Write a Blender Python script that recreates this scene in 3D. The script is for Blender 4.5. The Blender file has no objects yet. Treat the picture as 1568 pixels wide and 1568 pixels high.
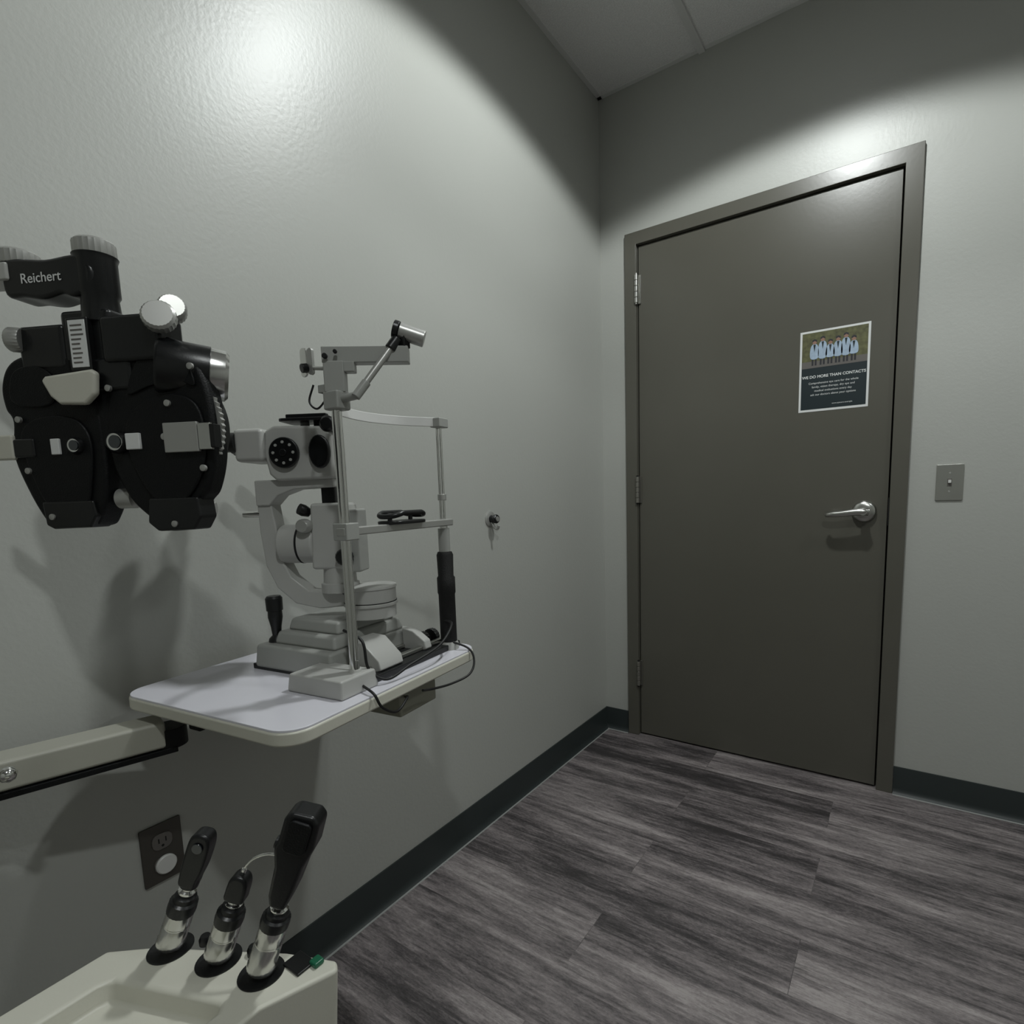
import bpy, bmesh, math, random
from mathutils import Vector, Matrix
random.seed(4)
scn=bpy.context.scene
scn.view_settings.view_transform='Standard'
scn.view_settings.look='None'
COL=scn.collection

# ---------------------------------------------------------------- materials
def mat(name,col,rough=.5,metal=0.,bump=0.,bscale=200.,var=0.,vscale=6.,spec=.5,coat=0.,emit=None,estr=0):
    m=bpy.data.materials.new(name);m.use_nodes=True
    nt=m.node_tree;b=nt.nodes['Principled BSDF']
    b.inputs['Base Color'].default_value=(*col,1);b.inputs['Roughness'].default_value=rough
    b.inputs['Metallic'].default_value=metal;b.inputs['Specular IOR Level'].default_value=spec
    b.inputs['Coat Weight'].default_value=coat
    if emit: 
        b.inputs['Emission Color'].default_value=(*emit,1);b.inputs['Emission Strength'].default_value=estr
    tc=nt.nodes.new('ShaderNodeTexCoord')
    if bump>0:
        n=nt.nodes.new('ShaderNodeTexNoise');n.inputs['Scale'].default_value=bscale;n.inputs['Detail'].default_value=3
        nt.links.new(tc.outputs['Object'],n.inputs['Vector'])
        bp=nt.nodes.new('ShaderNodeBump');bp.inputs['Strength'].default_value=bump;bp.inputs['Distance'].default_value=.002
        nt.links.new(n.outputs['Fac'],bp.inputs['Height']);nt.links.new(bp.outputs['Normal'],b.inputs['Normal'])
    if var>0:
        n=nt.nodes.new('ShaderNodeTexNoise');n.inputs['Scale'].default_value=vscale;n.inputs['Detail'].default_value=4
        nt.links.new(tc.outputs['Object'],n.inputs['Vector'])
        r=nt.nodes.new('ShaderNodeMapRange');r.inputs['To Min'].default_value=1-var;r.inputs['To Max'].default_value=1+var
        nt.links.new(n.outputs['Fac'],r.inputs['Value'])
        mx=nt.nodes.new('ShaderNodeVectorMath');mx.operation='SCALE';mx.inputs[0].default_value=col
        nt.links.new(r.outputs[0],mx.inputs['Scale']);nt.links.new(mx.outputs[0],b.inputs['Base Color'])
    return m
M={}
M['wall']=mat('wall_paint',(.455,.462,.432),.39,bump=.20,bscale=105,var=.03,vscale=2.5)
M['ceil']=mat('ceiling_tile',(.80,.795,.79),.9,bump=.9,bscale=160,var=.22,vscale=220)
M['tee']=mat('ceiling_grid',(.68,.68,.67),.5,var=.02)
M['base']=mat('cove_base',(.024,.031,.031),.45,var=.1)
M['caulk']=mat('base_edge',(.30,.31,.30),.5,var=.1)
M['door']=mat('door_paint',(.106,.102,.084),.28,bump=.05,bscale=90,var=.05)
M['gap']=mat('dark_gap',(.004,.004,.004),.8,var=.1)
M['steel']=mat('brushed_steel',(.55,.55,.52),.28,1,bump=.05,bscale=400,var=.05)
M['hinge']=mat('hinge_metal',(.30,.29,.26),.35,.8,var=.05)
M['chrome']=mat('chrome',(.78,.78,.76),.12,1,var=.02)
M['bright']=mat('turned_metal',(.66,.66,.64),.22,.95,var=.02)
M['satin']=mat('satin_metal',(.47,.47,.45),.38,.6,var=.03)
M['black']=mat('black_plastic',(.0055,.006,.0065),.33,bump=.05,bscale=500,var=.1)
M['blackm']=mat('black_crinkle',(.004,.0045,.005),.48,bump=.3,bscale=600,var=.1,spec=.25)
M['grip']=mat('black_rubber',(.004,.004,.004),.7,bump=.3,bscale=500,var=.1)
M['enamel']=mat('grey_enamel',(.35,.355,.335),.34,bump=.06,bscale=300,var=.03)
M['enamel2']=mat('light_enamel',(.45,.45,.43),.35,var=.03)
M['cream']=mat('cream_plastic',(.62,.61,.53),.38,bump=.06,bscale=300,var=.03)
M['armp']=mat('arm_paint',(.40,.395,.34),.4,bump=.05,bscale=200,var=.03)
M['lam']=mat('white_laminate',(.72,.71,.77),.20,var=.02)
M['white']=mat('white_plastic',(.72,.72,.70),.4,var=.03)
M['glass']=mat('dark_lens',(.02,.025,.03),.05,var=.02,coat=1)
M['green']=mat('green_led',(.01,.10,.05),.3,var=.02,emit=(.0,.3,.15),estr=.03)
M['navy']=mat('poster_navy',(.008,.018,.022),.45,var=.1)
M['paper']=mat('poster_paper',(.74,.75,.74),.4,var=.02)
M['photo']=mat('poster_foliage',(.10,.10,.04),.5,var=.95,vscale=60)
M['coat']=mat('poster_coats',(.36,.46,.58),.5,var=.25,vscale=80)
M['skin']=mat('poster_skin',(.30,.17,.12),.5,var=.1)
M['dark']=mat('poster_dark',(.02,.02,.025),.5,var=.1)
M['outlet']=mat('outlet_plate',(.085,.08,.07),.35,.5,var=.05)
M['recep']=mat('receptacle',(.13,.12,.11),.5,var=.05)
M['cable']=mat('cable_rubber',(.006,.006,.006),.5,var=.1)
M['olive']=mat('olive_box',(.26,.26,.21),.5,var=.05)
M['lamp']=mat('downlight_glow',(.9,.9,.9),.5,emit=(.95,1,1),estr=18)

def floor_mat():
    m=bpy.data.materials.new('vinyl_plank');m.use_nodes=True;nt=m.node_tree;b=nt.nodes['Principled BSDF']
    L=nt.links.new;N=nt.nodes.new
    tc=N('ShaderNodeTexCoord')
    br=N('ShaderNodeTexBrick');br.offset=.37;br.inputs['Scale'].default_value=1
    br.inputs['Brick Width'].default_value=1.22;br.inputs['Row Height'].default_value=.18
    br.inputs['Mortar Size'].default_value=.0008;br.inputs['Mortar Smooth'].default_value=.3
    br.inputs['Color1'].default_value=(0,0,0,1);br.inputs['Color2'].default_value=(1,1,1,1);br.inputs['Mortar'].default_value=(.5,.5,.5,1)
    mp0=N('ShaderNodeMapping');mp0.inputs['Location'].default_value=(.25,.06,0)
    L(tc.outputs['Object'],mp0.inputs['Vector']);L(mp0.outputs[0],br.inputs['Vector'])
    sc=N('ShaderNodeVectorMath');sc.operation='SCALE';sc.inputs['Scale'].default_value=7.3
    L(br.outputs['Color'],sc.inputs[0])
    ad=N('ShaderNodeVectorMath');ad.operation='ADD';L(tc.outputs['Object'],ad.inputs[0]);L(sc.outputs[0],ad.inputs[1])
    def noise(sx,sy,scale,detail,rough=.6,dist=0.):
        mp=N('ShaderNodeMapping');mp.inputs['Scale'].default_value=(sx,sy,1);L(ad.outputs[0],mp.inputs['Vector'])
        n=N('ShaderNodeTexNoise');n.inputs['Scale'].default_value=scale;n.inputs['Detail'].default_value=detail
        n.inputs['Roughness'].default_value=rough;n.inputs['Distortion'].default_value=dist
        L(mp.outputs[0],n.inputs['Vector']);return n
    n1=noise(1.0,8,1.5,7,.62,.15)      # broad weathered streaks
    n2=noise(5.0,34,3,6,.72,.2)        # grain flakes
    n3=noise(24,60,4,5,.8)             # speckle
    n4=noise(1.6,24,1.9,8,.74,.15)     # dark scratches
    def mul(n,k,add=None):
        a=N('ShaderNodeMath');a.operation='MULTIPLY_ADD';a.inputs[1].default_value=k;a.inputs[2].default_value=-k*.5
        L(n,a.inputs[0])
        if add is None: return a.outputs[0]
        s=N('ShaderNodeMath');s.operation='ADD';L(a.outputs[0],s.inputs[0]);L(add,s.inputs[1]);return s.outputs[0]
    v=mul(n1.outputs['Fac'],2.6);v=mul(n2.outputs['Fac'],1.3,v);v=mul(n3.outputs['Fac'],1.0,v);v=mul(br.outputs['Color'],.14,v)
    c=N('ShaderNodeMath');c.operation='ADD';c.inputs[1].default_value=.5;L(v,c.inputs[0])
    cr=N('ShaderNodeValToRGB');e=cr.color_ramp.elements
    e[0].position=.0;e[0].color=(.038,.034,.035,1);e[1].position=1.0;e[1].color=(.37,.335,.33,1)
    for p,col in [(.24,(.078,.069,.071,1)),(.46,(.150,.132,.134,1)),(.72,(.245,.217,.217,1))]:
        x=cr.color_ramp.elements.new(p);x.color=col
    L(c.outputs[0],cr.inputs['Fac'])
    sr=N('ShaderNodeMapRange');sr.inputs['From Min'].default_value=.56;sr.inputs['From Max'].default_value=.66;sr.inputs['To Max'].default_value=.75
    L(n4.outputs['Fac'],sr.inputs['Value'])
    m4=N('ShaderNodeMix');m4.data_type='RGBA';m4.inputs[7].default_value=(.040,.036,.037,1)
    L(sr.outputs[0],m4.inputs[0]);L(cr.outputs[0],m4.inputs[6])
    mx=N('ShaderNodeMix');mx.data_type='RGBA';mx.inputs[7].default_value=(.03,.027,.027,1)
    mf=N('ShaderNodeMath');mf.operation='MULTIPLY';mf.inputs[1].default_value=.35;L(br.outputs['Fac'],mf.inputs[0])
    L(mf.outputs[0],mx.inputs[0]);L(m4.outputs[2],mx.inputs[6]);L(mx.outputs[2],b.inputs['Base Color'])
    b.inputs['Roughness'].default_value=.5
    bp=N('ShaderNodeBump');bp.inputs['Strength'].default_value=.25;bp.inputs['Distance'].default_value=.001
    L(n2.outputs['Fac'],bp.inputs['Height']);L(bp.outputs[0],b.inputs['Normal'])
    return m
M['floor']=floor_mat()

# ---------------------------------------------------------------- helpers
def group(name,loc=(0,0,0),rz=0.):
    e=bpy.data.objects.new(name,None);e.empty_display_size=.05
    e.location=loc;e.rotation_euler=(0,0,rz);COL.objects.link(e);return e
XF=[Matrix.Identity(4)]
def finish(bm,name,par,m,bev=0.,smooth=True,seg=2):
    bmesh.ops.recalc_face_normals(bm,faces=bm.faces)
    bm.transform(XF[0])
    me=bpy.data.meshes.new(name);bm.to_mesh(me);bm.free()
    if isinstance(m,str): m=M[m]
    me.materials.append(m)
    if smooth:
        for p in me.polygons:p.use_smooth=True
        me.set_sharp_from_angle(angle=math.radians(38))
    o=bpy.data.objects.new(name,me);COL.objects.link(o)
    if par: o.parent=par
    if bev>0:
        b=o.modifiers.new('bevel','BEVEL');b.width=bev;b.segments=seg;b.limit_method='ANGLE';b.angle_limit=math.radians(38)
        b.harden_normals=True
    return o
def box(par,name,x0,x1,y0,y1,z0,z1,m,bev=.0015,ins=0.,rot=None):
    """axis-aligned box; ins = inset of the top face"""
    bm=bmesh.new()
    v=[bm.verts.new(p) for p in [(x0,y0,z0),(x1,y0,z0),(x1,y1,z0),(x0,y1,z0),(x0+ins,y0+ins,z1),(x1-ins,y0+ins,z1),(x1-ins,y1-ins,z1),(x0+ins,y1-ins,z1)]]
    for f in [(0,3,2,1),(4,5,6,7),(0,1,5,4),(1,2,6,5),(2,3,7,6),(3,0,4,7)]: bm.faces.new([v[i] for i in f])
    if rot:
        c=Vector(((x0+x1)/2,(y0+y1)/2,(z0+z1)/2))
        bm.transform(Matrix.Translation(c)@rot@Matrix.Translation(-c))
    return finish(bm,name,par,m,bev)
def revolve(par,name,p0,p1,prof,m,seg=40,bev=0.,knurl=0.):
    """prof: list of (t,r): t in metres along p0->p1 direction"""
    p0=Vector(p0);d=(Vector(p1)-p0).normalized()
    q=Vector((0,0,1)).rotation_difference(d).to_matrix().to_4x4()
    bm=bmesh.new();rings=[]
    for t,r in prof:
        ring=[]
        for i in range(seg):
            a=2*math.pi*i/seg;rr=r*(1-knurl*(i%2))
            ring.append(bm.verts.new((rr*math.cos(a),rr*math.sin(a),t)))
        rings.append(ring)
    for a,b in zip(rings,rings[1:]):
        for i in range(seg):
            bm.faces.new([a[i],a[(i+1)%seg],b[(i+1)%seg],b[i]])
    bm.faces.new(rings[0][::-1]);bm.faces.new(rings[-1])
    bm.transform(Matrix.Translation(p0)@q)
    return finish(bm,name,par,m,bev)
def cyl(par,name,p0,p1,r,m,r2=None,seg=36,bev=.001,knurl=0.):
    L=(Vector(p1)-Vector(p0)).length
    return revolve(par,name,p0,p1,[(0,r),(L,r if r2 is None else r2)],m,seg,bev,knurl)
def smooth_closed(pts,n=6):
    out=[];N=len(pts)
    for i in range(N):
        p0,p1,p2,p3=[Vector(pts[(i+k-1)%N]) for k in range(4)]
        for j in range(n):
            t=j/n
            out.append(tuple(.5*((2*p1)+(-p0+p2)*t+(2*p0-5*p1+4*p2-p3)*t*t+(-p0+3*p1-3*p2+p3)*t**3)))
    return out
def smooth_open(pts,n=8):
    P=[Vector(p) for p in pts];P=[2*P[0]-P[1]]+P+[2*P[-1]-P[-2]];out=[]
    for i in range(1,len(P)-2):
        p0,p1,p2,p3=P[i-1:i+3]
        for j in range(n):
            t=j/n;out.append(.5*((2*p1)+(-p0+p2)*t+(2*p0-5*p1+4*p2-p3)*t*t+(-p0+3*p1-3*p2+p3)*t**3))
    out.append(P[-2]);return out
def prism(par,name,pts,d0,d1,m,axis='y',bev=.002,seg=3,scale1=1.):
    """extrude 2-D outline. axis y: pts=(x,z); axis z: pts=(x,y); axis x: pts=(y,z)"""
    def P(a,b,d):
        return {'y':(a,d,b),'z':(a,b,d),'x':(d,a,b)}[axis]
    bm=bmesh.new()
    cx=sum(p[0] for p in pts)/len(pts);cy=sum(p[1] for p in pts)/len(pts)
    A=[bm.verts.new(P(cx+(p[0]-cx)*scale1,cy+(p[1]-cy)*scale1,d0)) for p in pts];B=[bm.verts.new(P(p[0],p[1],d1)) for p in pts]
    n=len(pts)
    bm.faces.new(A);bm.faces.new(B[::-1])
    for i in range(n): bm.faces.new([A[i],B[i],B[(i+1)%n],A[(i+1)%n]])
    return finish(bm,name,par,m,bev,seg=seg)
def rrect(x0,x1,y0,y1,r,n=8):
    out=[]
    for cx,cy,a0 in [(x1-r,y1-r,0),(x0+r,y1-r,90),(x0+r,y0+r,180),(x1-r,y0+r,270)]:
        for i in range(n+1):
            a=math.radians(a0+90*i/n);out.append((cx+r*math.cos(a),cy+r*math.sin(a)))
    return out
def tube(par,name,pts,r,m,smooth=True,seg=12,rads=None):
    P=smooth_open(pts) if smooth else [Vector(p) for p in pts]
    bm=bmesh.new();rings=[];up=None
    for i,p in enumerate(P):
        t=(P[min(i+1,len(P)-1)]-P[max(i-1,0)]).normalized()
        if up is None:
            up=t.orthogonal().normalized()
        up=(up-t*up.dot(t)).normalized();s=t.cross(up)
        rr=r if rads is None else rads[0]+(rads[1]-rads[0])*i/(len(P)-1)
        rings.append([bm.verts.new(p+rr*(math.cos(2*math.pi*k/seg)*up+math.sin(2*math.pi*k/seg)*s)) for k in range(seg)])
    for a,b in zip(rings,rings[1:]):
        for i in range(seg): bm.faces.new([a[i],a[(i+1)%seg],b[(i+1)%seg],b[i]])
    bm.faces.new(rings[0][::-1]);bm.faces.new(rings[-1])
    return finish(bm,name,par,m)
def strap(par,name,pts,h,t,m,bev=.001):
    """flat band following a plan path (x,y,z), height h, thickness t"""
    P=smooth_open(pts);bm=bmesh.new();rs=[]
    for i,p in enumerate(P):
        d=(P[min(i+1,len(P)-1)]-P[max(i-1,0)]);d.z=0;d.normalize();n=Vector((-d.y,d.x,0))*t/2
        z=Vector((0,0,h/2));rs.append([bm.verts.new(p+a) for a in (n+z,n-z,-n-z,-n+z)])
    for a,b in zip(rs,rs[1:]):
        for i in range(4): bm.faces.new([a[i],a[(i+1)%4],b[(i+1)%4],b[i]])
    bm.faces.new(rs[0][::-1]);bm.faces.new(rs[-1])
    return finish(bm,name,par,m,bev)
def text(par,name,s,loc,size,m,rot=(math.pi/2,0,0),align='CENTER',ext=.0001,bold=0.):
    cu=bpy.data.curves.new(name,'FONT');cu.body=s;cu.size=size;cu.align_x=align;cu.align_y='CENTER';cu.extrude=ext;cu.offset=bold
    cu.materials.append(M[m]);o=bpy.data.objects.new(name,cu);o.location=loc;o.rotation_euler=rot
    COL.objects.link(o);o.parent=par;return o

# ---------------------------------------------------------------- room shell
RX,RY0,RY1,H=2.9,-1.6,2.28,2.737
box(None,'floor',-.12,RX+.12,RY0-.12,RY1+.12,-.1,0,'floor',0)
box(None,'wall_left',-.12,0,RY0-.12,RY1+.12,0,H+.06,'wall',0)
box(None,'wall_right',RX,RX+.12,RY0-.12,RY1+.12,0,H+.06,'wall',0)
box(None,'wall_front',0,RX,RY0-.12,RY0,0,H+.06,'wall',0)
bm=bmesh.new()
for x0,x1,z0,z1 in [(0,.150,0,H+.06),(1.108,RX,0,H+.06),(.150,1.108,2.14,H+.06)]:
    r=bmesh.ops.create_cube(bm,size=1)
    for v in r['verts']:
        v.co=Vector((x0+(v.co.x+.5)*(x1-x0),RY1+(v.co.y+.5)*.12,z0+(v.co.z+.5)*(z1-z0)))
finish(bm,'wall_back',None,'wall')
box(None,'ceiling',0,RX,RY0,RY1,H,H+.05,'ceil',0)
g=group('trim_1')   # suspended ceiling grid
for i,x in enumerate([.433,1.043,1.653,2.263]):
    box(g,'tee_main_%d'%i,x-.012,x+.012,RY0,RY1,H-.008,H+.001,'tee',.0008)
for i,y in enumerate([1.62,1.01,.40,-.21,-.82,-1.43]):
    box(g,'tee_cross_%d'%i,0,RX,y-.012,y+.012,H-.0075,H+.001,'tee',.0008)
for nm,a in [('l',(0,.02,RY0,RY1)),('r',(RX-.02,RX,RY0,RY1)),('b',(0,RX,RY1-.02,RY1)),('f',(0,RX,RY0,RY0+.02))]:
    box(g,'wall_angle_'+nm,*a,H-.002,H+.001,'tee',.0008)
def cove(name,p0,p1,nrm):
    g=group(name);p0=Vector(p0);p1=Vector(p1);n=Vector(nrm)
    for nm,prof,mm in (('cove',[(0,.1),(.004,.1),(.005,.097),(.005,.022),(.008,.010),(.014,.003),(.019,0),(0,0)],'base'),('edge_bead',[(.0185,0),(.0185,.0022),(.0215,.0014),(.0225,0)],'caulk')):
        bm=bmesh.new();A=[bm.verts.new(p0+n*a+Vector((0,0,b))) for a,b in prof];B=[bm.verts.new(p1+n*a+Vector((0,0,b))) for a,b in prof]
        bm.faces.new(A);bm.faces.new(B[::-1])
        for i in range(len(prof)): bm.faces.new([A[i],B[i],B[(i+1)%len(prof)],A[(i+1)%len(prof)]])
        finish(bm,nm,g,mm)
cove('baseboard_left',(0,RY0,0),(0,RY1,0),(1,0,0))
cove('baseboard_back',(0,RY1,0),(.118,RY1,0),(0,-1,0))
cove('baseboard_back',(1.142,RY1,0),(RX,RY1,0),(0,-1,0))
cove('baseboard_right',(RX,RY0,0),(RX,RY1,0),(-1,0,0))
cove('baseboard_front',(0,RY0,0),(RX,RY0,0),(0,1,0))

# ---------------------------------------------------------------- door
g=group('door_1',(0,RY1,0))
def framebm(x0,x1,ztop,w,y0,y1):
    bm=bmesh.new()
    out=[(x0,0),(x0,ztop),(x1,ztop),(x1,0)];inn=[(x0+w,0),(x0+w,ztop-w),(x1-w,ztop-w),(x1-w,0)]
    vs={}
    for k,y in (('f',y0),('b',y1)):
        vs[k]=([bm.verts.new((a,y,b)) for a,b in out],[bm.verts.new((a,y,b)) for a,b in inn])
    for i in range(3):
        for k in 'fb': bm.faces.new([vs[k][0][i],vs[k][0][i+1],vs[k][1][i+1],vs[k][1][i]])
        bm.faces.new([vs['f'][0][i],vs['f'][0][i+1],vs['b'][0][i+1],vs['b'][0][i]])
        bm.faces.new([vs['f'][1][i],vs['f'][1][i+1],vs['b'][1][i+1],vs['b'][1][i]])
    for i in (0,3): bm.faces.new([vs['f'][0][i],vs['f'][1][i],vs['b'][1][i],vs['b'][0][i]])
    return bm
finish(framebm(.1185,1.1405,2.171,.050,-.014,.0),'frame_face',g,'door',.002)
finish(framebm(.1505,1.1080,2.139,.018,.0,.115),'frame_jamb',g,'door',.001)
finish(framebm(.165,1.094,2.125,.016,.048,.1),'frame_stop',g,'gap',.001)
box(g,'leaf',.1730,1.0855,.003,.044,.008,2.1165,'door',.0015)
for i,z in enumerate([1.945,1.116,.293]):
    hm='steel' if i==0 else 'hinge'
    for k in range(5):
        cyl(g,'hinge_%d_knuckle_%d'%(i,k),(.171,-.0165,z-.056+k*.0226),(.171,-.0165,z-.056+k*.0226+.0210),.0080,hm,seg=16)
    cyl(g,'hinge_%d_pin'%i,(.171,-.0165,z-.062),(.171,-.0165,z+.062),.0045,'gap' if i else hm,seg=12)
    box(g,'hinge_%d_leaf'%i,.173,.184,-.0035,.003,z-.057,z+.057,hm,.0005)
lx,lz=1.017,1.014
revolve(g,'rose',(lx,.003,lz),(lx,-1,lz),[(0,.037),(.007,.038),(.013,.036),(.018,.031),(.021,.020)],'steel',48)
cyl(g,'spindle',(lx,-.012,lz),(lx,-.050,lz),.014,'steel')
tube(g,'lever_arm',[(lx+.012,-.050,lz+.001),(lx,-.056,lz+.001),(lx-.03,-.058,lz-.001),(lx-.07,-.058,lz-.006),(lx-.100,-.056,lz-.008),(lx-.113,-.046,lz-.009)],.0095,'steel',rads=(.0145,.009))
cyl(g,'key_cylinder',(lx,-.054,lz),(lx,-.067,lz),.012,'steel')
box(g,'strike_plate',1.087,1.0905,-.0148,-.010,.965,1.06,'gap',.0003)
# ---------------------------------------------------------------- poster
g=group('poster',(.905,RY1+.0025,1.517))
def flat(par,name,x0,x1,z0,z1,y,m,bev=0): return box(par,name,x0,x1,y-.0004,y,z0,z1,m,bev)
flat(g,'sheet',-.109,.109,-.141,.141,0,'paper')
flat(g,'dark_panel',-.102,.102,-.133,.012,-.0004,'navy')
flat(g,'photo_area',-.102,.102,.012,.134,-.0004,'photo')
flat(g,'photo_path',-.102,.102,.012,.035,-.0008,'recep')
for i,x in enumerate([-.062,-.036,-.012,.012,.036,.060]):
    h=.078+.008*math.sin(i*2.1)
    pts=smooth_closed([(x-.012,.045),(x-.013,h),(x-.006,h+.015),(x+.006,h+.015),(x+.013,h),(x+.012,.045)],4)
    prism(g,'coat_%d'%i,pts,-.0018,-.0012,'coat',bev=0)
    prism(g,'shirt_%d'%i,[(x-.004,h+.014),(x+.004,h+.014),(x,h-.012)],-.0021,-.0018,'navy',bev=0)
    cyl(g,'face_%d'%i,(x,-.0012,h+.022),(x,-.0019,h+.022),.007,'skin',seg=16,bev=0)
    prism(g,'hair_%d'%i,[(x-.008,h+.022),(x-.007,h+.030),(x,h+.033),(x+.007,h+.030),(x+.008,h+.022),(x,h+.027)],-.0022,-.0019,'dark',bev=0)
    for s in (-.005,.005): flat(g,'leg_%d_%d'%(i,s>0),x+s-.003,x+s+.003,.020,.047,-.0012,'dark')
text(g,'heading','WE DO MORE THAN CONTACTS',(0,-.0012,-.020),.0132,'paper',bold=.0003)
for i,s in enumerate(['Comprehensive eye care for the whole','family, vision therapy, dry eye and','medical evaluations every day','ask our doctors about your options']):
    text(g,'line_%d'%i,s,(0,-.0012,-.042-.0135*i),.0098,'paper')
text(g,'footer','www.eyecare.example',(.03,-.0012,-.118),.007,'paper')

# ---------------------------------------------------------------- switch plate
g=group('light_switch',(1.252,RY1,1.106))
prism(g,'plate',rrect(-.036,.036,-.0585,.0585,.003),-.005,0,'steel',bev=.0015)
box(g,'toggle_base',-.006,.006,-.0065,-.004,-.013,.013,'recep',.0005)
box(g,'toggle',-.004,.004,-.016,-.005,-.002,.008,'white',.001)
for z in (-.03,.03): cyl(g,'screw_%d'%(z>0),(0,-.0045,z),(0,-.0065,z),.003,'satin',seg=16,bev=.0003)
# ---------------------------------------------------------------- outlet
g=group('wall_outlet',(0,.402,.456))
prism(g,'plate',rrect(-.035,.035,-.057,.057,.003),.0,.005,'outlet',axis='x',bev=.0015)
prism(g,'receptacle_upper',rrect(-.017,.017,.008,.038,.012),.004,.008,'recep',axis='x',bev=.0006)
prism(g,'receptacle_lower',rrect(-.017,.017,-.038,-.008,.012),.004,.007,'recep',axis='x',bev=.0006)
for y in (-.006,.006): box(g,'slot_%d'%(y>0),.0078,.0083,y-.001,y+.001,.021,.030,'gap',0)
cyl(g,'ground_hole',(.0078,0,.015),(.0083,0,.015),.0025,'gap',seg=12,bev=0)
revolve(g,'safety_cap',(.006,.002,-.024),(1,.002,-.024),[(0,.018),(.004,.018),(.006,.016)],'white',32)
# ---------------------------------------------------------------- coat hook
g=group('coat_hook',(0,1.442,1.032))
revolve(g,'flange',(0,0,0),(1,0,0),[(0,.026),(.003,.026),(.006,.021)],'satin',32)
revolve(g,'stem',(.004,0,0),(1,0,0),[(0,.013),(.012,.010),(.016,.014),(.024,.015),(.028,.012)],'black',32)
revolve(g,'stem_cap',(.031,0,0),(1,0,0),[(0,.009),(.003,.008)],'satin',24)
tube(g,'hook',[(.006,0,-.012),(.018,0,-.028),(.03,0,-.032),(.036,0,-.022)],.0045,'satin')

# ---------------------------------------------------------------- instrument table (swing table on arm)
TN=(.413,.553,.80);TR=math.atan2(.992,-.124)
g=group('instrument_table',TN,TR)
top=rrect(-.170,.303,-.048,.362,.042)
prism(g,'core',top,-.024,-.003,'cream',axis='z',bev=.004)
prism(g,'laminate',rrect(-.168,.301,-.046,.360,.040),-.004,0,'lam',axis='z',bev=.001)
box(g,'mount_plate',-.11,.16,.16,.30,-.042,-.024,'blackm',.003)
box(g,'mount_rail',-.13,.12,.215,.245,-.058,-.042,'blackm',.003)
box(g,'mount_brace',-.09,-.06,.06,.26,-.040,-.024,'blackm',.003)
box(g,'power_supply',.085,.19,-.015,.06,-.080,-.0245,'olive',.004)
g=group('instrument_stand')
def beam(par,name,p0,p1,w,z0,z1,m,bev=.006):
    p0=Vector(p0);p1=Vector(p1);d=(p1-p0).normalized();n=Vector((-d.y,d.x))
    pts=[tuple(p0),tuple(p1),tuple(p1+n*w),tuple(p0+n*w)]
    return prism(par,name,pts,z0,z1,m,axis='z',bev=bev)
beam(g,'table_arm',(.075,.05),(.158,.372),.055,.712,.757,'armp')
beam(g,'table_arm_underside',(.080,.06),(.163,.385),.048,.702,.711,'blackm',.001)
cyl(g,'table_arm_pivot',(.135,.385,.708),(.135,.385,.741),.026,'blackm')
cyl(g,'column',(.085,-.02,.0),(.085,-.02,1.60),.052,'armp')
cyl(g,'column_foot',(.17,-.02,.0),(.17,-.02,.04),.145,'armp',bev=.01)
beam(g,'phoropter_arm',(.10,-.01),(.15,.14),.035,1.375,1.405,'armp')
tube(g,'release_lever',[(.09,.155,.735),(.125,.165,.742),(.145,.172,.748),(.152,.180,.752)],.006,'chrome')
revolve(g,'release_lever_ball',(.150,.176,.751),(.16,.19,.754),[(-.004,.004),(0,.009),(.006,.011),(.012,.009),(.016,.003)],'chrome',24)
beam(g,'console_arm',(.08,-.03),(.45,.02),.06,.42,.48,'armp')

# console (handle charger + tray)
g=group('instrument_console',(0,0,0))
ol=[(.412,-.12),(.403,.195),(.445,.229),(.582,.306),(.640,.330),(.652,.322),(.624,.250),(.628,.10),(.628,-.12)]
zt=.600
bm=bmesh.new()
inn=[(.452,-.09),(.449,.170),(.455,.182),(.585,.232),(.592,.225),(.592,-.09)]
def ringv(pts,z): return [bm.verts.new((p[0],p[1],z)) for p in pts]
O=ringv(ol,zt);OB=ringv([(p[0]*.94+.032,p[1]-.006) for p in ol],zt-.115);I=ringv(inn,zt);IB=ringv([(.52+(p[0]-.52)*.93,.07+(p[1]-.07)*.96) for p in inn],zt-.022)
for A,B in((O,OB),(I,IB)):
    for i in range(len(A)): bm.faces.new([A[i],A[(i+1)%len(A)],B[(i+1)%len(A)],B[i]])
bm.faces.new(IB);bm.faces.new(OB[::-1])
es=[bm.edges.get((R[i],R[(i+1)%len(R)])) for R in (O,I) for i in range(len(R))]
bmesh.ops.triangle_fill(bm,edges=es,use_beauty=True)
bmesh.ops.dissolve_limit(bm,angle_limit=.02,verts=bm.verts,edges=bm.edges)
finish(bm,'housing',g,'cream',.006,seg=4)
wells=[(.463,.236),(.527,.258),(.585,.274)]
for i,(x,y) in enumerate(wells):
    revolve(g,'well_%d'%i,(x,y,zt-.0005),(x,y,zt+1),[(0,.0235),(.0015,.0235),(.0015,.021),(.0008,.019)],'black',40)
box(g,'indicator_base',.596,.624,.292,.314,zt,zt+.003,'black',.001)
box(g,'indicator',.620,.632,.308,.320,zt,zt+.006,'green',.002)
for i,(x,y) in enumerate([(.490,.262),(.553,.284)]):
    revolve(g,'clip_%d'%i,(x,y,zt),(x,y,zt+1),[(0,.007),(.006,.007),(.010,.005)],'black',20)
def handle_axis(i):
    lean=(.41,.38,.37)[i]
    x,y=wells[i];d=Vector((.8264*lean,.562*lean,1)).normalized();return Vector((x,y,zt+.0065)),d
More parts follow.
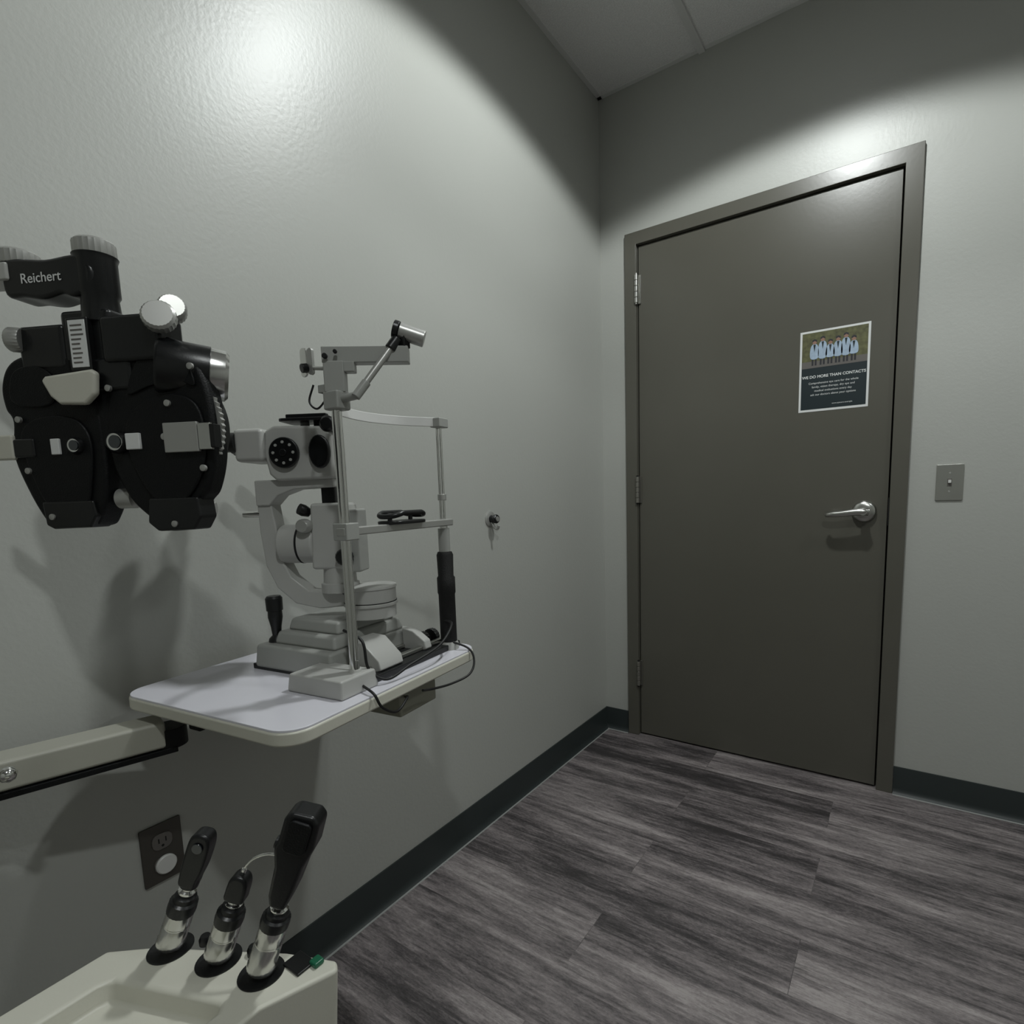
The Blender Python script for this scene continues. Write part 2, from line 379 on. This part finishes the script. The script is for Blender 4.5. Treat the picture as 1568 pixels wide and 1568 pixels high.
def axis_xf(p,d,yaw=0):
    q=Vector((0,0,1)).rotation_difference(d).to_matrix().to_4x4()
    return Matrix.Translation(p)@q@Matrix.Rotation(yaw,4,'Z')
FACE=math.radians(34)
def handle(name,i,L,ch,neck,head):
    p,d=handle_axis(i);g=group(name)
    XF[0]=axis_xf(p,d,FACE)
    revolve(g,'sleeve',(0,0,0),(0,0,1),[(0,.0140),(.002,.0152),(.008,.0152),(.010,.0145),(L*.55,.0145),(L*.57,.0138),(L*.62,.0138),(L*.64,.0145),(L*.9,.0142),(L,.0135)],'bright',48,knurl=.02)
    revolve(g,'collar',(0,0,L),(0,0,1),[(-.002,.0148),(.003,.0152),(ch*.55,.0148),(ch*.64,.0120),(ch*.9,.0115),(ch,.008)],'black',48,knurl=.02)
    revolve(g,'coupling',(0,0,L+ch-.001),(0,0,1),[(0,.0075),(.003,.0095),(neck*.45,.0095),(neck*.6,.0070),(neck+.004,.0070)],'chrome',32)
    head(g,L+ch-.001+neck)
    XF[0]=Matrix.Identity(4);return g
def h_ret(g,z):
    pts=smooth_closed([(-.008,z),(-.011,z+.012),(-.0125,z+.035),(-.012,z+.058),(-.006,z+.066),(.006,z+.066),(.011,z+.055),(.0115,z+.03),(.009,z+.010),(.007,z)],5)
    prism(g,'head',pts,-.010,.010,'black',bev=.004,seg=4)
    revolve(g,'neck_ring',(0,0,z-.002),(0,0,1),[(0,.0095),(.006,.010),(.010,.009)],'black',32)
    cyl(g,'window',(0,-.0105,z+.052),(0,-.012,z+.052),.006,'glass')
def h_oto(g,z):
    pts=smooth_closed([(-.009,z),(-.011,z+.010),(-.010,z+.024),(-.005,z+.031),(.005,z+.031),(.010,z+.024),(.011,z+.010),(.009,z)],5)
    prism(g,'head',pts,-.009,.009,'black',bev=.004,seg=4)
    tube(g,'light_wand',[(0,0,z+.028),(.001,0,z+.042),(.010,0,z+.056),(.026,0,z+.064),(.050,0,z+.060)],.0016,'chrome')
    cyl(g,'wand_base',(0,0,z+.028),(0,0,z+.038),.003,'chrome',seg=16)
def h_opht(g,z):
    pts=[(-.008,z),(-.012,z+.012),(-.0145,z+.045),(-.019,z+.060),(-.021,z+.068),(-.0185,z+.075),(-.019,z+.102),(-.013,z+.109),(.010,z+.111),(.0175,z+.104),(.019,z+.077),(.014,z+.053),(.012,z+.025),(.008,z)]
    prism(g,'head',pts,-.014,.014,'black',bev=.004,seg=4)
    prism(g,'brow_rest',rrect(-.012,.012,z+.068,z+.104,.006),-.018,-.013,'blackm',bev=.002)
    prism(g,'lens_disc',rrect(-.016,.010,z+.066,z+.096,.012),.013,.018,'blackm',bev=.002)
    revolve(g,'dial',(-.016,0,z+.064),(-1,0,z+.064),[(0,.007),(.007,.0065)],'black',24,knurl=.05)
handle('retinoscope',0,.046,.021,.014,h_ret)
handle('transilluminator',1,.045,.020,.008,h_oto)
handle('ophthalmoscope',2,.056,.016,.012,h_opht)

# ---------------------------------------------------------------- slit lamp
g=group('slit_lamp',TN,TR)
for nm,u in (('near',0.),('far',.26)):
    revolve(g,'post_foot_'+nm,(u,0,0),(u,0,1),[(0,.020),(.012,.019),(.020,.014),(.034,.0095)],'enamel2',32)
cyl(g,'near_post',(0,.0,.02),(0,.0,.452),.0078,'chrome')
cyl(g,'near_post_rod',(-.004,-.010,.05),(-.004,-.010,.44),.0030,'chrome',seg=16)
cyl(g,'far_post_lower',(.26,0,.02),(.26,0,.25),.0078,'chrome')
for dy in (-.0035,.0045): cyl(g,'far_rod_%d'%(dy>0),(.26,dy,.24),(.26,dy,.445),.0026,'chrome',seg=16)
cyl(g,'far_rod_clamp',(.26,0,.300),(.26,0,.312),.0085,'satin')
cyl(g,'far_socket',(.26,0,.198),(.26,0,.245),.0115,'enamel')
revolve(g,'hand_grip',(.26,0,.012),(.26,0,1),[(0,.0165),(.10,.0165),(.104,.018),(.134,.018),(.138,.0155),(.180,.0165),(.186,.014)],'grip',40)
box(g,'near_top_block',-.013,.015,-.016,.014,.442,.470,'enamel',.003)
box(g,'far_top_block',.245,.275,-.013,.010,.440,.458,'enamel',.002)
strap(g,'forehead_band',[(.010,.004,.457),(.03,.035,.456),(.07,.058,.454),(.13,.062,.452),(.19,.045,.451),(.235,.012,.450),(.25,.0,.450)],.017,.0035,'white')
box(g,'chin_bar',-.015,.275,-.014,.004,.250,.263,'satin',.002)
box(g,'chin_bar_clamp_near',-.014,.014,-.017,.012,.243,.270,'enamel',.002)
bmx=rrect(.085,.180,-.030,.022,.022,6)
prism(g,'chin_cup_base',bmx,.262,.268,'black',axis='z',bev=.002)
ring=[(p[0],p[1],.279+.006*math.cos((p[0]-.1325)/.045*2.2)) for p in rrect(.088,.177,-.027,.019,.020,6)]
tube(g,'chin_cup_rim',ring+[ring[0],ring[1]],.0045,'black',smooth=False)
for x in (.105,.16): cyl(g,'cup_peg_%d'%(x>.13),(x,0,.266),(x,0,.281),.004,'black',seg=12)
def bar(par,name,p0,p1,w,z0,z1,m,bev=.002):
    p0=Vector(p0);p1=Vector(p1);d=(p1-p0).normalized();n=Vector((-d.y,d.x))*w/2
    return prism(par,name,[tuple(p0-n),tuple(p1-n),tuple(p1+n),tuple(p0+n)],z0,z1,m,axis='z',bev=bev)
bar(g,'boom',(-.002,.018),(.066,-.092),.022,.512,.536,'enamel',.0015)
bar(g,'boom_mount',(-.004,.014),(.012,-.012),.024,.468,.514,'enamel',.002)
bar(g,'boom_gusset',(.010,-.008),(.020,-.025),.018,.498,.514,'enamel',.002)
cyl(g,'boom_screw_0',(-.011,.004,.520),(-.0165,.0005,.520),.004,'gap',seg=16)
cyl(g,'boom_screw_1',(-.004,-.010,.526),(-.009,-.0135,.526),.003,'gap',seg=16)
cyl(g,'boom_knob',(.058,-.082,.560),(.080,-.112,.548),.0125,'satin',knurl=.04)
cyl(g,'boom_knob_cap',(.0575,-.0815,.5603),(.053,-.075,.563),.0135,'black')
box(g,'boom_post',.054,.068,-.094,-.078,.534,.552,'black',.001)
cyl(g,'diag_rod',(.0,-.045,.462),(.053,-.080,.545),.0052,'satin')
cyl(g,'diag_rod_tip',(-.003,-.043,.457),(.012,-.053,.480),.0068,'enamel')
cyl(g,'diag_joint',(.044,-.074,.531),(.054,-.081,.547),.0085,'black')
cyl(g,'diag_link',(.0,-.012,.458),(.0,-.045,.460),.006,'enamel')
prism(g,'mirror_plate',rrect(.052,.066,.498,.542,.006),-.004,-.001,'chrome',axis='x',bev=.001)
prism(g,'mirror_back',rrect(.040,.050,.500,.540,.005),-.004,.001,'satin',axis='x',bev=.001)
cyl(g,'mirror_arm',(-.001,.058,.512),(-.001,.016,.506),.003,'satin',seg=16)
cyl(g,'mirror_knob',(-.003,.052,.511),(-.012,.055,.509),.007,'black')
box(g,'lower_bracket',-.006,.008,.012,.030,.470,.482,'enamel',.001)
box(g,'foot_block',-.052,.030,-.022,.100,0,.030,'enamel2',.004,ins=.003)
box(g,'rail_plate',.03,.285,-.01,.115,0,.012,'black',.002)
for i,w in enumerate((.015,.06)): box(g,'rail_%d'%i,.03,.29,w,w+.012,.012,.020,'steel',.002)
box(g,'base_slab',.010,.235,.066,.262,.004,.047,'enamel',.006,ins=.004)
box(g,'base_skirt',.012,.233,.068,.268,.0,.010,'black',.001)
box(g,'base_step_1',.030,.215,.075,.230,.046,.070,'enamel',.006,ins=.006)
box(g,'base_step_2',.050,.200,.085,.215,.069,.092,'enamel',.006,ins=.006)
prism(g,'rail_guard',[(.066,.004),(.010,.008),(-.004,.014),(.0,.030),(.035,.060),(.066,.062)],.055,.115,'enamel2',axis='x',bev=.003)
prism(g,'rail_guard_far',[(.066,.004),(.020,.008),(.008,.014),(.012,.030),(.040,.048),(.066,.052)],.195,.215,'enamel2',axis='x',bev=.003)
for u in (.24,.27): cyl(g,'rail_wheel_%d'%(u>.25),(u-.008,.05,.018),(u+.004,.05,.018),.018,'black',knurl=.05)
jx,jy=.045,.238
revolve(g,'joystick',(jx,jy,.045),(jx-.004,jy+.004,1),[(0,.016),(.008,.014),(.014,.008),(.030,.0095),(.048,.013),(.060,.0125),(.061,.0145),(.084,.0150),(.088,.012)],'black',40)
U0,W0=.13,.08
revolve(g,'axis_drum',(U0,W0,.090),(U0,W0,1),[(0,.046),(.020,.046),(.022,.049),(.026,.049),(.028,.047),(.052,.047),(.054,.049),(.058,.048),(.059,.040)],'enamel2',48)
revolve(g,'axis_drum_seam',(U0,W0,.1175),(U0,W0,1),[(0,.0478),(.0015,.0478)],'gap',48)
rh=Vector((-.406,.914,0)).normalized();ph=Vector((-rh.y,rh.x,0))
X=Matrix.Identity(4)
for i in range(3): X[i][0]=rh[i];X[i][1]=ph[i];X[i][3]=(U0,W0,0)[i]
XF[0]=X
arm=[(.035,.112),(.09,.108),(.135,.118),(.168,.148),(.186,.19),(.192,.25),(.194,.345),(.166,.345),(.168,.315),(.160,.25),(.156,.205),(.140,.168),(.110,.142),(.06,.138),(.035,.138)]
prism(g,'microscope_arm',arm,-.018,.018,'enamel2',bev=.003)
prism(g,'arm_top_bracket',[(.045,.346),(.045,.330),(.120,.328),(.150,.318),(.168,.300),(.193,.300),(.193,.346)],-.022,.022,'enamel2',bev=.003)
cyl(g,'arm_knob',(.19,.012,.285),(.222,.014,.285),.006,'chrome',seg=20)
revolve(g,'tower_neck',(.055,0,.138),(.055,0,1),[(0,.034),(.016,.034),(.018,.030),(.05,.028)],'enamel2',36)
box(g,'tower_block',.020,.095,-.028,.030,.182,.302,'enamel2',.006,ins=.003)
box(g,'tower_cover',.005,.028,-.022,.024,.175,.290,'enamel',.004)
cyl(g,'lamp_housing',(.09,0,.228),(.158,0,.228),.036,'enamel2',bev=.005)
cyl(g,'lamp_housing_band',(.118,0,.228),(.122,0,.228),.0365,'gap',bev=.0005)
revolve(g,'width_knob',(.10,.028,.262),(.10,1,.262),[(0,.013),(.014,.013),(.018,.010)],'satin',32,knurl=.04)
revolve(g,'slit_knob',(.10,.01,.285),(.118,.03,.297),[(0,.008),(.012,.011),(.020,.010)],'black',24)
revolve(g,'slit_knob_r',(.03,.03,.205),(.03,1,.205),[(0,.015),(.012,.015),(.016,.012)],'black',32,knurl=.04)
box(g,'tower_column',.048,.074,-.014,.014,.29,.425,'black',.002)
box(g,'prism_head',.040,.078,-.016,.016,.420,.452,'black',.003)
prism(g,'scope_body',[(.040,.345),(.040,.425),(.057,.437),(.145,.440),(.160,.432),(.164,.392),(.157,.355),(.145,.343)],-.034,.034,'enamel2',bev=.006,seg=3)
dx=.124
cyl(g,'magnification_dial',(dx,.034,.392),(dx,.042,.392),.027,'black',bev=.002)
for k in range(8):
    a=k*math.pi/4;cyl(g,'dial_pin_%d'%k,(dx+.018*math.cos(a),.041,.392+.018*math.sin(a)),(dx+.018*math.cos(a),.0435,.392+.018*math.sin(a)),.0026,'enamel',seg=12,bev=.0003)
cyl(g,'dial_hub',(dx,.041,.392),(dx,.044,.392),.006,'black')
ov=[(.060+.019*math.cos(a*math.pi/12),.392+.029*math.sin(a*math.pi/12)) for a in range(24)]
prism(g,'objective_cover',ov,.033,.043,'black',bev=.003)
box(g,'binocular_housing',.160,.214,-.042,.042,.378,.436,'enamel2',.008)
for s in (-.030,.030):
    revolve(g,'eyepiece_%d'%(s>0),(.210,s,.412),(1,s,.412),[(0,.019),(.010,.019),(.011,.0155),(.026,.0155),(.028,.018),(.042,.0165)],'black',36)
prism(g,'breath_shield',rrect(.040,.135,-.030,.034,.010),.447,.452,'black',axis='z',bev=.001)
box(g,'shield_ridge',.055,.130,.0,.012,.452,.462,'black',.002)
cyl(g,'shield_post',(.10,0,.438),(.10,0,.449),.008,'enamel')
revolve(g,'scope_clamp_ring',(.045,.0,.440),(.045,.02,.440),[(0,.014),(.034,.014),(.038,.010)],'black',28)
XF[0]=Matrix.Identity(4)
tube(g,'cable_0',[(.02,.04,.09),(.02,.0,.075),(.02,-.01,.03),(.04,-.03,.008),(.09,-.04,.02),(.17,-.045,.035),(.23,-.03,.06),(.25,.01,.06)],.0024,'cable')
tube(g,'cable_1',[(.25,.0,.02),(.262,-.045,.004),(.258,-.060,-.02),(.235,-.062,-.040),(.19,-.050,-.046),(.14,-.045,-.040),(.10,-.055,-.028)],.0022,'cable')
tube(g,'cable_2',[(-.005,-.020,.010),(-.015,-.052,.004),(-.005,-.058,-.02),(.03,-.056,-.040),(.07,-.045,-.032),(.10,-.015,-.045)],.0022,'cable')
tube(g,'cable_3',[(.10,.16,.18),(.09,.13,.16),(.10,.11,.13),(.12,.12,.12)],.0025,'cable')
tube(g,'cable_4',[(.0,.045,.485),(-.004,.052,.460),(-.002,.038,.448),(.0,.018,.462)],.0016,'cable')

# ---------------------------------------------------------------- phoropter
PA=math.radians(27)
g=group('phoropter',(.29,.29,1.2),PA)
SX,SY=.88,.78
def pxf(y):   # footprint scaling of housings about the hanger
    return Matrix.Translation((.70*max(0,-y),0,0))@Matrix.Diagonal((SX,SY,1,1))
def pprism(name,pts,y0,y1,m,bev=.002,seg=3):
    XF[0]=pxf(min(y0,y1));prism(g,name,pts,y0,y1,m,bev=bev,seg=seg);XF[0]=Matrix.Identity(4)
def pbox(name,x0,x1,y0,y1,z0,z1,m,bev=.002):
    XF[0]=pxf(min(y0,y1));box(g,name,x0,x1,y0,y1,z0,z1,m,bev);XF[0]=Matrix.Identity(4)
def pp(p,sh): return Vector((p[0]*SX+.70*sh,p[1]*SY,p[2]))
def prev(name,p0,d,prof,m,seg=40,knurl=0.,bev=0.):
    d=Vector(d).normalized();q=Vector(p0)+d*prof[-1][0]
    a=pp(p0,max(0,-min(p0[1],q.y)));revolve(g,name,a,a+d,prof,m,seg,bev,knurl)
def pknob(name,p0,d,L,r,m='bright'):
    prev(name,p0,d,[(0,r*.96),(.002,r),(L-.003,r),(L,r*.85)],m,48,.04)
Lp=smooth_closed([(-.145,.088),(-.115,.100),(-.06,.098),(-.018,.088),(-.004,.045),(-.001,-.02),(-.006,-.075),(-.022,-.108),(-.040,-.119),(-.100,-.119),(-.116,-.108),(-.138,-.070),(-.154,-.025),(-.148,.018),(-.157,.035),(-.159,.062)])
Rp=smooth_closed([(.012,.040),(.020,.085),(.060,.108),(.105,.112),(.140,.098),(.163,.062),(.172,.015),(.170,-.035),(.156,-.075),(.140,-.092),(.134,-.118),(.112,-.126),(.080,-.126),(.058,-.110),(.030,-.085),(.010,-.045),(.005,.0)])
pprism('battery_left',Lp,-.004,.042,'blackm',bev=.006,seg=4)
pprism('battery_right',Rp,-.004,.034,'blackm',bev=.006,seg=4)
pprism('cover_left_low',smooth_closed([(-.135,.0),(-.10,.022),(-.045,.018),(-.022,-.01),(-.028,-.06),(-.045,-.098),(-.095,-.098),(-.122,-.06)]),-.009,-.003,'blackm',bev=.004)
pprism('cover_right_low',smooth_closed([(.035,.0),(.06,.030),(.11,.042),(.148,.028),(.158,-.01),(.148,-.055),(.115,-.09),(.075,-.09),(.045,-.05)]),-.009,-.003,'blackm',bev=.004)
pprism('cover_right_high',smooth_closed([(.045,.045),(.07,.088),(.11,.098),(.138,.082),(.150,.05),(.12,.058),(.08,.052)]),-.008,-.003,'blackm',bev=.003)
pprism('cover_left_high',smooth_closed([(-.143,.045),(-.135,.078),(-.10,.086),(-.07,.07),(-.075,.04),(-.11,.035)]),-.008,-.003,'blackm',bev=.003)
revolve(g,'knurled_ring',(.082,.006,.002),(.082,1,.002),[(0,.0795),(.006,.0795)],'satin',140,0,.03)
revolve(g,'knurled_ring_drum',(.082,.011,.002),(.082,1,.002),[(0,.076),(.016,.074)],'black',80)
revolve(g,'lens_dial_left',(-.075,.010,-.01),(-.075,1,-.01),[(0,.066),(.010,.066)],'black',120,0,.03)
pprism('foot_right',[(.060,-.085),(.055,-.116),(.070,-.127),(.128,-.126),(.140,-.110),(.137,-.085)],-.010,.03,'black',bev=.003)
pprism('foot_left',[(-.115,-.085),(-.112,-.116),(-.100,-.121),(-.038,-.120),(-.026,-.105),(-.03,-.085)],-.010,.03,'black',bev=.003)
pbox('housing_left',-.120,-.045,-.006,.045,.080,.135,'black',.006)
pbox('housing_mid',-.048,.030,-.004,.05,.070,.150,'black',.006)
pbox('housing_right',.012,.105,-.014,.040,.082,.138,'black',.006)
pbox('housing_low',-.02,.055,-.008,.040,.05,.090,'black',.005)
pbox('bridge',-.02,.02,-.002,.04,-.02,.10,'blackm',.005)
pbox('rating_label',-.034,-.008,-.0165,-.0150,.078,.134,'paper',.0002)
pbox('label_mount',-.038,-.004,-.0150,-.003,.074,.138,'black',.002)
for k in range(9): pbox('label_print_%d'%k,-.031,-.031+random.uniform(.012,.020),-.0173,-.0165,.083+.0055*k,.0845+.0055*k,'recep',0)
pprism('forehead_rest',[(-.088,.064),(-.076,.044),(-.062,.034),(-.022,.032),(-.004,.044),(.000,.070),(-.008,.074),(-.081,.069)],-.024,-.012,'cream',bev=.004)
prev('forehead_stem',(-.045,-.012,.055),(0,1,.3),[(0,.010),(.02,.010)],'black')
pknob('pd_knob',(.100,-.010,.128),(.45,-.85,.25),.014,.019,'satin')
pknob('pd_knob_back',(.119,.015,.142),(.6,-.75,.2),.018,.016,'satin')
pknob('level_knob',(-.114,-.002,.118),(-1,-.4,.05),.016,.015,'satin')
cdir=Vector((.80,.58,-.12)).normalized();c0=Vector((.096,.000,.078))
prev('cylinder_drum',c0,cdir,[(0,.031),(.004,.034),(.058,.034)],'black')
revolve(g,'cylinder_knob',pp(c0,0)+cdir*.057,pp(c0,0)+cdir,[(0,.032),(.003,.0325),(.018,.0315),(.022,.027)],'bright',56,0,.03)
pknob('lower_knob',(.122,.034,-.100),(1,.4,0),.016,.009,'satin')
prev('rear_spindle',(.000,.020,-.084),(1,.1,0),[(0,.013),(.020,.013),(.022,.010),(.045,.010)],'satin')
def ap(nm,a,h,r):
    prev(nm+'_cup',(a,-.006,h),(0,-1,0),[(0,r*1.5),(.003,r*1.5),(.008,r*1.15)],'black',32)
    prev(nm+'_ring',(a,-.016,h),(0,-1,0),[(0,r*1.1),(.0015,r*1.1)],'chrome',32)
    prev(nm+'_lens',(a,-.0185,h),(0,-1,0),[(0,r*.85),(.0006,r*.85)],'glass',32)
ap('aperture_left',-.049,-.016,.0075);ap('aperture_right',.017,-.014,.0095)
pbox('scale_tab_left',-.087,-.073,-.013,-.008,-.026,-.006,'paper',.001)
pbox('scale_tab_right',.034,.056,-.014,-.008,-.024,-.004,'paper',.001)
pbox('scale_bar_far',-.20,-.150,-.010,.0,-.030,.002,'cream',.003)
pbox('scale_bar_black',-.150,-.115,-.012,-.002,-.028,-.004,'black',.003)
pbox('loupe_plate',.094,.146,-.016,-.009,-.030,.006,'satin',.001)
pbox('loupe_end',.147,.166,-.016,-.009,-.028,.004,'bright',.001)
pbox('loupe_block',.164,.172,-.018,-.002,-.026,.002,'black',.001)
for i,(a,h) in enumerate([(.105,.030),(.145,.072),(.097,-.118),(-.135,.02),(.016,.052),(-.13,-.045),(.150,-.050),(.095,-.010),(-.10,-.105)]):
    prev('screw_%d'%i,(a,-.008,h),(0,-1,0),[(0,.004),(.0035,.004),(.004,.003)],'satin',16)
prev('hanger_tube',(.006,.018,.135),(.0,0,1),[(0,.022),(.03,.020),(.034,.0225),(.075,.0225),(.080,.0245)],'black')
pknob('hanger_knob',(.006,.018,.214),(0,0,1),.020,.023,'satin')
br=smooth_closed([(-.128,.172),(-.128,.208),(-.108,.214),(-.06,.210),(-.01,.212),(.012,.195),(.006,.172),(-.02,.164),(-.04,.168),(-.07,.164),(-.10,.168)],5)
pprism('bracket',br,-.010,.040,'black',bev=.005)
text(g,'bracket_lettering','Reichert',(-.052,-.0084,.188),.0165,'paper',bold=.0001)
pknob('bracket_knob',(-.118,.018,.212),(0,0,1),.018,.023,'satin')
pbox('support_bar',-.24,-.120,-.014,.030,.188,.210,'enamel2',.003)

# ---------------------------------------------------------------- lights
def can(name,x,y,P,blend=.16,size=142,col=(.955,1,.99)):
    g=group(name,(x,y,H))
    bm=bmesh.new()
    seg=40;pr=[(.075,0),(.092,-.001),(.094,-.006),(.078,-.008)]
    rs=[[bm.verts.new((r*math.cos(2*math.pi*i/seg),r*math.sin(2*math.pi*i/seg),z)) for i in range(seg)] for r,z in pr]
    for a,b in zip(rs,rs[1:]):
        for i in range(seg): bm.faces.new([a[i],a[(i+1)%seg],b[(i+1)%seg],b[i]])
    finish(bm,'trim_ring',g,'white')
    cyl(g,'diffuser',(0,0,-.001),(0,0,-.004),.077,'lamp')
    l=bpy.data.lights.new(name+'_lamp','SPOT');l.energy=P;l.spot_size=math.radians(size);l.spot_blend=blend;l.shadow_soft_size=.055;l.color=col
    o=bpy.data.objects.new('lamp',l);o.location=(0,0,-.012);COL.objects.link(o);o.parent=g
can('recessed_downlight',.87,1.31,82)
can('recessed_downlight',1.55,-.22,60)
can('recessed_downlight',2.25,1.30,20)
w=bpy.data.worlds.new('world');scn.world=w;w.use_nodes=True
w.node_tree.nodes['Background'].inputs[0].default_value=(.5,.5,.5,1);w.node_tree.nodes['Background'].inputs[1].default_value=.02

# ---------------------------------------------------------------- camera
cd=bpy.data.cameras.new('camera');cam=bpy.data.objects.new('camera',cd);COL.objects.link(cam)
right=Vector((.8264,.5620,-.0304)).normalized();fwd=Vector((-.5613,.8188,-.1212)).normalized()
right=(right-fwd*right.dot(fwd)).normalized();up=right.cross(fwd)
mw=Matrix.Identity(4)
for i in range(3):
    mw[i][0]=right[i];mw[i][1]=up[i];mw[i][2]=-fwd[i];mw[i][3]=(1.14,0,1.103)[i]
cam.matrix_world=mw
cd.sensor_width=36;cd.lens=845/1568*36;cd.shift_x=-26/1568;cd.shift_y=79/1568;cd.clip_start=.02
scn.camera=cam
